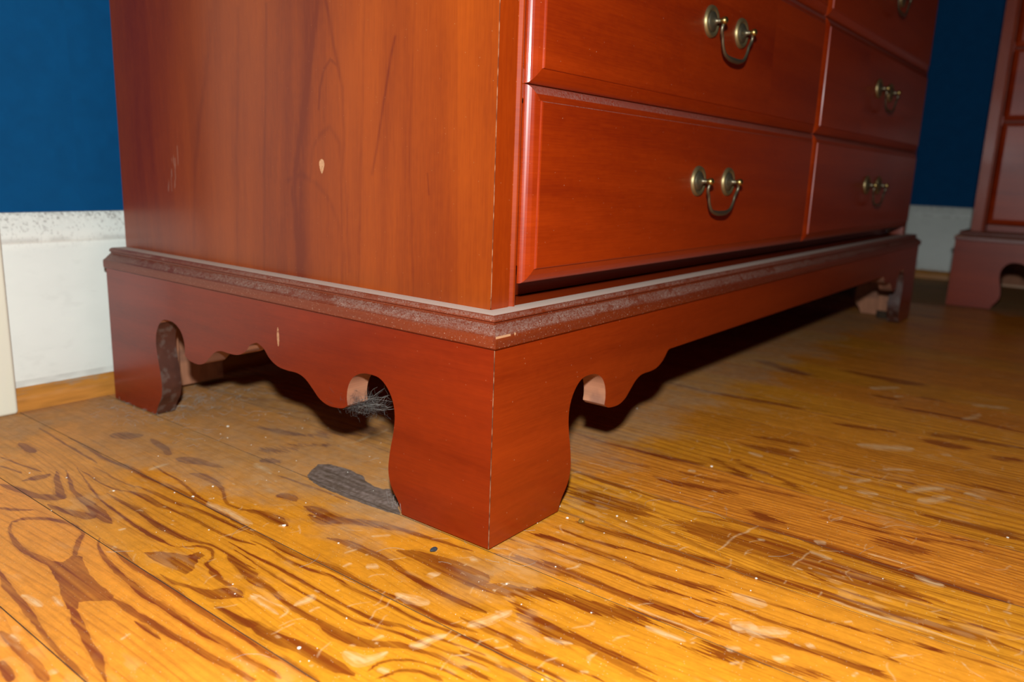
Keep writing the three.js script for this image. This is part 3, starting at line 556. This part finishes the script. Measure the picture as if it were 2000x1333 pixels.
const wide = lacquer(cherry(2048, 512, 1.2, 0.3, false, 23, null, [0.225, 0.0185, 0.0014])), frontWood = lacquer(cherry(2048, 512, 0.62, 0.155, false, 41, null, [0.258, 0.0195, 0.0009])), frontWood2 = lacquer(frontWood.map.clone()); frontWood2.map.offset.set(0.37, 0.41); frontWood2.map.needsUpdate = true;
const frontWood3 = lacquer(frontWood.map.clone()); frontWood3.map.offset.set(0.71, 0.13); frontWood3.map.needsUpdate = true;
const dustSheenLip = lacquer(cherry(2048, 256, 0.62, 0.155, false, 43, { mark(x, y, o) { const d = clamp(0.16 + 0.5 * (noise(x * 1500, y * 1500) - 0.4) * noise(x * 60, y * 90)); o[0] = mix(o[0], 0.36, d); o[1] = mix(o[1], 0.24, d); o[2] = mix(o[2], 0.2, d); } }));  // top lips: speckled dust, plus a reflected sheen painted into the paler colour
const stileWood = lacquer(cherry(256, 1536, 0.1, 0.6, true, 57, null, [0.25, 0.024, 0.0011]));
const sideBracketWood = lacquer(cherry(1280, 384, 0.5, 0.15, false, 71, {
  mark(x, y, o) { const n = noise(x * 1500, y * 900), a = Math.abs(x - (D - 0.2128)), b = (y - 0.1045) / 0.0075; if (Math.hypot(a / 0.0013, b) < 1 && n > 0.15) rawMark(o, 0.9, n); },
}));
const darkEdge = new THREE.MeshStandardMaterial({ roughness: 0.5, map: colourTexture(128, 256, (u, v, o) => { const n = 0.6 + 0.8 * fbm(u * 14, v * 20, 4), d = step(0.52, 0.7, fbm(u * 20 + 3, v * 30, 4)) * 0.25; o[0] = mix(0.07 * n, 0.22, d); o[1] = mix(0.02 * n, 0.17, d); o[2] = mix(0.011 * n, 0.14, d); }) });
darkEdge.map.repeat.set(8, 5);
const rawWood = new THREE.MeshStandardMaterial({ roughness: 0.8, map: colourTexture(256, 256, (u, v, o) => { const n = 0.7 + 0.55 * fbm(u * 50, v * 10, 4), d = step(0.5, 0.72, fbm(u * 9 + 3, v * 12, 4)) * 0.5; o[0] = mix(0.38 * n, 0.12, d); o[1] = mix(0.15 * n, 0.05, d); o[2] = mix(0.075 * n, 0.036, d); }) });
rawWood.map.repeat.set(5, 5);
const wornEdge = new THREE.MeshStandardMaterial({ roughness: 0.7, map: colourTexture(16, 512, (u, v, o) => { const n = fbm(3, v * 90, 3), k = step(0.3, 0.75, n); o[0] = mix(0.10, 0.36, k); o[1] = mix(0.025, 0.17, k); o[2] = mix(0.008, 0.09, k); }) });
wornEdge.map.repeat.set(1, 3);
// base moulding, with dust lying on its ledges: v is the way along the profile
const LEDGE = [[IN + 0.001, SHELF], [0.0078, SHELF], [0.0058, 0.1486], [0.0045, 0.1474], [0.0041, 0.1459], [0.0056, 0.145], [0.0057, 0.144], [0.0048, 0.1433], [0.003, 0.1418], [0.0014, 0.1404], [0.0001, 0.1392], [-0.0010, 0.1386], [-0.0019, 0.138], [-0.0023, 0.1368], [-0.0023, 0.1312], [-0.0015, 0.1304], [0.0, 0.1300]];
let run = 0; const RUN = LEDGE.map((p, i) => (run += i ? Math.hypot(p[0] - LEDGE[i - 1][0], p[1] - LEDGE[i - 1][1]) : 0));
function mouldingWood(length, s) {
  const dust = (x, y) => {
    const shelf = step(RUN[1] + 0.0006, RUN[1] - 0.0006, y), bead = step(RUN[1], RUN[2], y) * step(RUN[4], RUN[3], y), ogee = step(RUN[6], RUN[7], y) * step(RUN[12] + 0.001 * noise(x * 40, s), RUN[10], y);
    const grain = 0.35 + 1.5 * (noise(x * 1500, y * 1500) - 0.25), patch = 0.55 + 0.9 * (fbm(x * 26 + s, y * 60, 3) - 0.35), wiped = step(0.66, 0.72, fbm(x * 60 + s * 3, y * 130, 3));
    return clamp((shelf * 0.86 + bead * 0.34 * grain * patch + ogee * 0.42 * grain * patch + 0.03 * grain) * (1 - 0.6 * wiped * (1 - shelf)));
  };
  const shelfAt = (y) => step(RUN[1] + 0.0006, RUN[1] - 0.0006, y);
  const W = Math.min(2048, Math.round(length * 2200));
  const map = colourTexture(W, 128, (u, v, o) => {
    const x = u * length, y = v * run, t = clamp(0.5 + 0.9 * (fbm(x * 5 + s, y * 300, 3) - 0.5)), d = dust(x, y), gr = LAT[(((x * 2500) | 0) * 7919 + ((y * 2500) | 0) * 104729) & 65535];
    o[0] = 0.155 * mix(0.7, 1.2, t); o[1] = 0.0175 * mix(0.6, 1.3, t); o[2] = 0.0012;
    const sh = shelfAt(y); o[0] = mix(o[0], mix(0.34, 0.52, sh), d); o[1] = mix(o[1], mix(0.24, 0.375, sh), d); o[2] = mix(o[2], mix(0.19, 0.30, sh), d);
    if (gr > 0.978 && y > RUN[1]) { const k = 0.5 * LAT[(gr * 9e6) & 65535]; o[0] = mix(o[0], 0.7, k); o[1] = mix(o[1], 0.6, k); o[2] = mix(o[2], 0.5, k); }
    const e = RUN[12] - y; if (Math.abs(e) < 0.0007 && (s > 4 ? x < 0.03 - 0.02 * noise(x * 200, 2) : false)) rawMark(o, 0.8, 0.6);
  });
  const rough = greyTexture(W >> 1, 64, (u, v) => 0.36 + 0.6 * dust(u * length, v * run));
  map.repeat.set(1 / length, 1 / run); rough.repeat.copy(map.repeat);
  return new THREE.MeshPhysicalMaterial({ map, roughnessMap: rough, roughness: 1 });
}
const mouldSide = mouldingWood(D, 2), mouldFront = mouldingWood(L, 5);
const brass = new THREE.MeshStandardMaterial({ color: new THREE.Color(0.42, 0.29, 0.10), metalness: 1, roughness: 0.36 }), bronze = new THREE.MeshStandardMaterial({ color: new THREE.Color(0.17, 0.135, 0.085), metalness: 0.85, roughness: 0.42 }), dullBrass = new THREE.MeshStandardMaterial({ color: new THREE.Color(0.30, 0.215, 0.10), metalness: 0.85, roughness: 0.45 });

// outline of half an apron, read from its free edge: distance from the corner, height
const APRON = [[0.0775, 0], [0.0815, 0.0085], [0.0885, 0.018], [0.0913, 0.029], [0.0897, 0.043], [0.0865, 0.057], [0.0852, 0.0695], [0.0873, 0.080], [0.093, 0.0885], [0.1008, 0.0935], [0.111, 0.0942], [0.1198, 0.0928], [0.1278, 0.0882], [0.1325, 0.081], [0.134, 0.073], [0.1332, 0.0668], [0.138, 0.0637], [0.145, 0.0624], [0.155, 0.0622], [0.1645, 0.0652], [0.172, 0.071], [0.1805, 0.0772], [0.190, 0.0800], [0.203, 0.0799], [0.2145, 0.081], [0.2245, 0.0855], [0.2318, 0.0922]];
function smooth(points, corner) {               // rounds an outline, leaving the listed corners sharp
  const out = []; let from = 0;
  for (const c of [...corner, points.length - 1]) {
    const part = points.slice(from, c + 1).map((p) => new THREE.Vector2(...p)); from = c;
    const sp = new THREE.SplineCurve(part).getPoints((part.length - 1) * 4); if (out.length) sp.shift(); out.push(...sp);
  }
  return out;
}
function apronBoard(length, mitreStart, mitreEnd, peak) {
  const half = smooth(peak ? [...APRON, [length / 2, 0.0955]] : [...APRON, [0.2355, 0.0936]], [15]);
  const edge = [...half, ...half.slice().reverse().map((p) => new THREE.Vector2(length - p.x, p.y))];
  const e = 0.0004, s = new THREE.Shape([new THREE.Vector2(e, 0), ...edge, new THREE.Vector2(length - e, 0), new THREE.Vector2(length - e, H), new THREE.Vector2(e, H)]);
  let g = new THREE.ExtrudeGeometry(s, { depth: T, bevelEnabled: false });
  const p = g.attributes.position;
  for (let i = 0; i < p.count; i++) if (p.getZ(i) < 1e-6) { if (mitreStart && p.getX(i) < 0.001) p.setX(i, T); if (mitreEnd && p.getX(i) > length - 0.001) p.setX(i, length - T); }
  g.computeVertexNormals();
  return byFace(g, (m, n) => (n.z > 0.9 ? 0 : n.z < -0.9 ? 1 : Math.min(m.x, length - m.x) < 0.0945 ? 2 : 1));
}
// drawer front with a thumbnail-moulded lip: [inset, z]
const LIP = [[0, -0.0208], [0, -0.0192]]; for (let k = 1; k <= 7; k++) { const a = k / 7 * Math.PI / 2; LIP.push([0.0092 * (1 - Math.cos(a)), -0.0192 + 0.0052 * Math.sin(a)]); } LIP.push([0.0094, -0.0129], [0.0099, -0.0125], [0.0106, -0.0125]);
function drawerFront(w, h) {
  const z = [0, 0, 1], a = [(i, d) => [i, i, d], (i, d) => [w - i, i, d], (i, d) => [w - i, h - i, d], (i, d) => [i, h - i, d]];
  const parts = [strip(LIP, a[0], a[1], [0, -1, 0.5]), strip(LIP, a[1], a[2], [1, 0, 0.5]), strip(LIP, a[2], a[3], [0, 1, 0.5]), strip(LIP, a[3], a[0], [-1, 0, 0.5])];
  const q = 0.0106, f = new THREE.PlaneGeometry(w - 2 * q, h - 2 * q).toNonIndexed(); f.translate(w / 2, h / 2, -0.0125); parts.push(f);
  const body = new THREE.BoxGeometry(w - 0.02, h - 0.02, 0.0195).toNonIndexed(); body.translate(w / 2, h / 2, -0.0306); parts.push(body);
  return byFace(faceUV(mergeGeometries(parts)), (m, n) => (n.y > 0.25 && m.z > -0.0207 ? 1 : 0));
}
const around = (pts) => new THREE.LatheGeometry(pts.map((p) => new THREE.Vector2(...p)), 28).rotateX(Math.PI / 2);
const ROSETTE = around([[0.0001, 0.0012], [0.0085, 0.0012], [0.0092, 0.0016], [0.0100, 0.0026], [0.0112, 0.0030], [0.0122, 0.0025], [0.0130, 0.0010], [0.0130, 0]]);
const POST = around([[0.0001, 0.0098], [0.0016, 0.0096], [0.0019, 0.0085], [0.0021, 0.0062], [0.0036, 0.0046], [0.0060, 0.0036], [0.0078, 0.0026], [0.0086, 0.0010]]);
const KNOB = around([[0.0001, 0.0152], [0.0014, 0.0150], [0.0027, 0.0140], [0.0033, 0.0125], [0.0030, 0.0110], [0.0021, 0.0098], [0.0017, 0.0090]]);
const BAIL = rod([[-0.0305, -0.001, 0.0115], [-0.0325, -0.0045, 0.0112], [-0.0318, -0.0085, 0.0105], [-0.0285, -0.0125, 0.0102], [-0.0262, -0.0180, 0.0100], [-0.0205, -0.0245, 0.0100], [-0.0105, -0.0272, 0.0102], [0, -0.0277, 0.0103], [0.0105, -0.0272, 0.0102], [0.0205, -0.0245, 0.0100], [0.0262, -0.0180, 0.0100], [0.0285, -0.0125, 0.0102], [0.0318, -0.0085, 0.0105], [0.0325, -0.0045, 0.0112], [0.0305, -0.001, 0.0115]], [0.0013, 0.0014, 0.0012, 0.0013, 0.0017, 0.0023, 0.0024, 0.0023, 0.0017, 0.0013, 0.0012, 0.0014, 0.0013], 8);
function pull(parent, x, y) {
  for (const s of [-1, 1]) for (const [n, g, m] of [['rosette', ROSETTE, dullBrass], ['post', POST, bronze], ['knob', KNOB, brass]]) mesh(n, g, m, parent).position.set(x + s * 0.032, y, -0.0125);
  mesh('bail', BAIL, bronze, parent).position.set(x, y, -0.0125);
}
function caseOfDrawers(root, len, rows, columns, finishedFront) {
  const top = rows[rows.length - 1] + 0.02, R = len - IN;
  // bracket base
  mesh('front_apron', apronBoard(len, true, true, false).translate(0, 0, -T), [wide, rawWood, darkEdge], root);
  mesh('side_apron', apronBoard(D, false, true, true).rotateY(-Math.PI / 2).translate(T, 0, -D), [sideBracketWood, rawWood, darkEdge], root);
  mesh('side_apron', apronBoard(D, true, false, true).rotateY(Math.PI / 2).translate(len - T, 0, 0), [sideBracketWood, rawWood, darkEdge], root);
  for (const x of [0.0001, len - 0.0005]) mesh('worn_corner', box(x, x + 0.0003, 0.0002, H - 0.0002, -0.0004, -0.0001, 0), wornEdge, root).userData.label = 'worn pale corner edge';
  for (const [x0, x1] of [[T, T + 0.09], [len - T - 0.09, len - T]]) mesh('rear_bracket', box(x0, x1, 0.004, H, -D + 0.002, -D + 0.018), rawWood, root);
  for (const x of [T, len - T - 0.026]) for (const z of [-T - 0.026, -D + 0.018]) mesh('corner_block', box(x, x + 0.026, 0.012, H, z, z + 0.026), rawWood, root);
  for (const x of [0.035, len - 0.035]) for (const z of [-0.035, -D + 0.035]) mesh('foot_glide', new THREE.CylinderGeometry(0.012, 0.012, 0.0135, 20).translate(x, 0.00525, z), darkGap, root);
  // mitred moulding round the base
  mesh('base_moulding', strip(LEDGE, (i, y) => [i, y, -i], (i, y) => [len - i, y, -i], [0, 0.3, 1], 0.6), finishedFront, root);
  mesh('base_moulding', strip(LEDGE, (i, y) => [i, y, -D], (i, y) => [i, y, -i], [-1, 0.3, 0], 0.6), mouldSide, root);
  mesh('base_moulding', strip(LEDGE, (i, y) => [len - i, y, -i], (i, y) => [len - i, y, -D], [1, 0.3, 0], 0.6), mouldSide, root);
  mesh('bottom_board', box(IN, R, H + 0.001, SHELF - 0.0005, -D + 0.004, -IN), wide, root);
  // carcase
  const e = 0.0003;
  mesh('side_panel', prism([[IN, -D], [IN, -IN - 0.0003], [IN + 0.0174, -IN - 0.0177], [IN + 0.0174, -D]], SHELF, top), sideWood, root);
  mesh('side_panel', prism([[R, -D], [R, -IN - 0.0003], [R - 0.0174, -IN - 0.0177], [R - 0.0174, -D]], SHELF, top), sideWood, root);
  mesh('back_panel', box(IN + 0.018, R - 0.018, SHELF, top, -D, -D + 0.006), rawWood, root);
  mesh('top_board', box(IN - 0.02, R + 0.02, top, top + 0.022, -D, 0.004, 0.006), wide, root);
  for (const [x0, s] of [[IN, 1], [R, -1]]) mesh('stile', prism([[x0 + s * 0.0003, -IN], [x0 + s * 0.0175, -IN], [x0 + s * 0.0175, -IN - 0.0172]], SHELF, top), stileWood, root);
  for (const [x0, dir] of [[IN + 0.0175, 1], [R - 0.0175, -1]]) {       // cove and bead between stile and drawers
    const P = [[0, -IN - 0.0006], [0.0008, -IN - 0.0012], [0.0024, -IN - 0.0009], [0.0036, -IN + 0.0002], [0.0041, -IN + 0.0010], [0.0049, -IN + 0.0014], [0.0058, -IN + 0.0010], [0.0062, -IN], [0.0062, -IN - 0.018]];
    mesh('bead', strip(P, (i, z) => [x0 + dir * i, SHELF, z], (i, z) => [x0 + dir * i, top, z], [0, 0, 1], 1.0), stileWood, root);
  }
  mesh('rail', box(IN + 0.0237, R - 0.0237, SHELF, rows[0] + 0.012, -IN - 0.042, -IN - 0.026, 0.0005), wide, root);
  for (const y of rows.slice(1)) mesh('rail', box(IN + 0.0237, R - 0.0237, y - 0.009, Math.min(y + 0.009, top), -IN - 0.018, -IN, 0.0005), wide, root);
  for (const x of [0.00015]) for (const z of [0]) mesh('worn_corner', box(IN + 0.00005, IN + 0.0004, SHELF + 0.001, top - 0.002, -IN - 0.0004, -IN - 0.00002, 0), wornEdge, root).userData.label = 'worn pale corner edge';
  // drawers
  const a0 = IN + 0.0255, a1 = len - a0, w = (a1 - a0 - 0.003 * (columns - 1)) / columns; let n = 0;
  for (let c = 0; c < columns; c++) for (let r = 0; r + 1 < rows.length; r++) {
    const h = rows[r + 1] - rows[r] - 0.0008, d = mesh('drawer', drawerFront(w, h), [[frontWood, frontWood2, frontWood3][n++ % 3], dustSheenLip], root);
    d.position.set(a0 + c * (w + 0.003), rows[r] + 0.0004, 0);
    pull(d, w / 2, h / 2 + (r ? 0.0095 : 0.006));
  }
  if (columns > 1) mesh('divider', box(len / 2 - 0.012, len / 2 + 0.012, SHELF, top, -IN - 0.044, -IN - 0.0265, 0.0005), wide, root);
  return root;
}
const dresser = caseOfDrawers(tag(group('dresser'), 'large cherry wood dresser with brass bail pulls and a scalloped bracket base, filling the middle', 'dresser'), L, [0.1635, 0.2885, 0.4165, 0.5445, 0.6725], 2, mouldFront);
const chest = caseOfDrawers(tag(group('chest_of_drawers', [1.43, 0, 0.02], -Math.PI / 2), 'dark cherry chest of drawers standing alone against the blue wall beyond the large dresser', 'chest'), 0.92, [0.1635, 0.359, 0.493, 0.62, 0.74], 1, mouldFront);

// ---------- small things ----------
// cobweb in the front arch of the side apron
seed(31);
const web = [], pale = [];
for (let i = 0; i < 300; i++) {
  const dark = i > 20, s = dark ? 0.5 : 1;
  const a = [between(0.001, 0.02), between(0.061, 0.070), between(-0.148, -0.116)], b = dark ? [a[0] + between(-0.006, 0.008), a[1] + between(-0.006, 0.010), a[2] + between(-0.012, 0.014)] : [between(0.002, 0.02), between(0.064, 0.088), between(-0.118, -0.090)];
  const p = [a]; for (let k = 1; k < 4; k++) p.push(a.map((v, c) => mix(v, b[c], k / 4) + between(-0.0028, 0.0028) * (c === 1 ? 1 : s))); p.push(b);
  (dark ? web : pale).push(rod(p, [dark ? 0.000055 : 0.00005], 3));
}
const cobweb = tag(mesh('cobweb', mergeGeometries(web), new THREE.MeshStandardMaterial({ color: new THREE.Color(0.06, 0.053, 0.048), roughness: 0.9 })), 'grey cobweb strung across the front arch of the dresser side', 'cobweb', 'stuff');
mesh('strands', mergeGeometries(pale), new THREE.MeshStandardMaterial({ color: new THREE.Color(0.3, 0.27, 0.24), roughness: 0.9 }), cobweb).userData.kind = 'stuff';
// lint: loose fibres round the feet and on the boards
const lint = [];
const hair = (x, z, l, r, lift) => { const t = between(0, 6.3), c = between(-1, 1), p = []; for (let k = 0; k < 5; k++) { const s = k / 4 - 0.5; p.push([x + Math.cos(t) * s * l + Math.sin(t) * c * s * s * l, FLOOR + r + lift * between(0.1, 1), z + Math.sin(t) * s * l - Math.cos(t) * c * s * s * l]); } lint.push(rod(p, [r], 4)); };
for (let i = 0; i < 260; i++) { const a = between(0, 6.3), d = 0.012 + 0.05 * rnd() ** 1.6; hair(0.035 + Math.cos(a) * d * 1.3, -0.40 + Math.sin(a) * d - 0.02, between(0.004, 0.014), 0.00006, 0.004); }
for (let i = 0; i < 120; i++) hair(between(-0.03, 0.2), between(-0.5, -0.3), between(0.004, 0.016), 0.00006, 0.003);
for (let i = 0; i < 40; i++) hair(between(-0.16, 0.22), between(-0.2, 0.22), between(0.006, 0.022), 0.00006, 0.0004);
for (let i = 0; i < 7; i++) hair(0.004 + between(-0.004, 0.004), -0.082 + between(-0.008, 0.004), between(0.003, 0.009), 0.00005, 0.014);
tag(mesh('lint', mergeGeometries(lint), new THREE.MeshStandardMaterial({ color: new THREE.Color(0.42, 0.39, 0.35), roughness: 1 })), 'grey lint and loose hairs round the dresser feet', 'lint', 'stuff');
// crumbs on the boards
function pebble(r, squash, s) {
  const g = new THREE.IcosahedronGeometry(r, 2), p = g.attributes.position;
  for (let i = 0; i < p.count; i++) { const x = p.getX(i) / r, y = p.getY(i) / r, z = p.getZ(i) / r, k = 0.75 + 0.5 * noise(x * 1.6 + s, y * 1.6 + z * 1.9 + s * 2); p.setXYZ(i, p.getX(i) * k, p.getY(i) * k * squash, p.getZ(i) * k); }
  g.computeVertexNormals(); return g;
}
seed(5);
const crumbs = [];
for (const [x, z, mm] of [
  [0.075, 0.01, 2.6], [0.1017, 0.0344, 2], [0.0877, -0.0053, 2], [-0.0629, -0.1247, 3.4], [-0.0553, -0.0787, 1.6], [-0.0772, -0.2111, 2.6], [-0.0575, -0.2173, 2], [-0.082, -0.2272, 1.4], [-0.1094, -0.2612, 2.4],
  [0.0272, -0.3292, 3], [0.3433, -0.0836, 2], [0.241, 0.0441, 2.6], [0.0987, 0.0436, 1.4], [0.1307, 0.0777, 1.2], [-0.0173, 0.0879, 1.4], [-0.024, 0.0338, 1.8], [0.0122, 0.0434, 1.4], [-0.1419, -0.0058, 2.4], [0.0817, 0.1436, 2], [0.256, 0.2563, 2],
  [-0.0989, -0.1556, 1.4], [-0.128, -0.0841, 1.2], [-0.1332, -0.0741, 1.2], [-0.1206, -0.3102, 1.6], [-0.1348, -0.3389, 1.6], [0.0724, 0.0416, 1.2]]) { const r = mm / 2600; crumbs.push(pebble(r, 0.5, x * 900 + z * 70).rotateY(rnd() * 6).translate(x, FLOOR + r * 0.35, z)); }
for (let i = 0; i < 100; i++) { const r = between(0.00015, 0.00042); crumbs.push(pebble(r, 0.7, i).translate(between(-0.16, 0.22), FLOOR + r * 0.4, between(-0.34, 0.22))); }
tag(mesh('crumbs', mergeGeometries(crumbs), new THREE.MeshStandardMaterial({ color: new THREE.Color(0.78, 0.70, 0.58), roughness: 0.8 })), 'pale crumbs and grit scattered over the pine boards', 'crumbs', 'stuff');
tag(mesh('seed', pebble(0.0022, 0.7, 3).translate(0.0755, FLOOR + 0.0013, 0.0215), new THREE.MeshStandardMaterial({ color: new THREE.Color(0.22, 0.11, 0.02), roughness: 0.25 })), 'shiny brown seed on the floor right of the front foot', 'seed');
tag(mesh('grit', pebble(0.0021, 0.6, 8).scale(1.5, 1, 0.8).translate(-0.0227, FLOOR + 0.001, -0.0266), new THREE.MeshStandardMaterial({ color: new THREE.Color(0.03, 0.035, 0.045), roughness: 0.6 })), 'dark crumb of grit on the floor left of the front foot', 'grit');
// the flash itself, above the lens
const unit = tag(group('camera_flash', FLASH.at), 'small glowing flash tube just above the camera lens', 'flash');
unit.quaternion.copy(camera.quaternion);
mesh('flash_tube', new THREE.CapsuleGeometry(0.0035, 0.03, 6, 16).rotateZ(Math.PI / 2), new THREE.MeshStandardMaterial({ color: 0xffffff, emissive: FLASH.color, emissiveIntensity: 4 }), unit);

renderer.render(scene, camera);
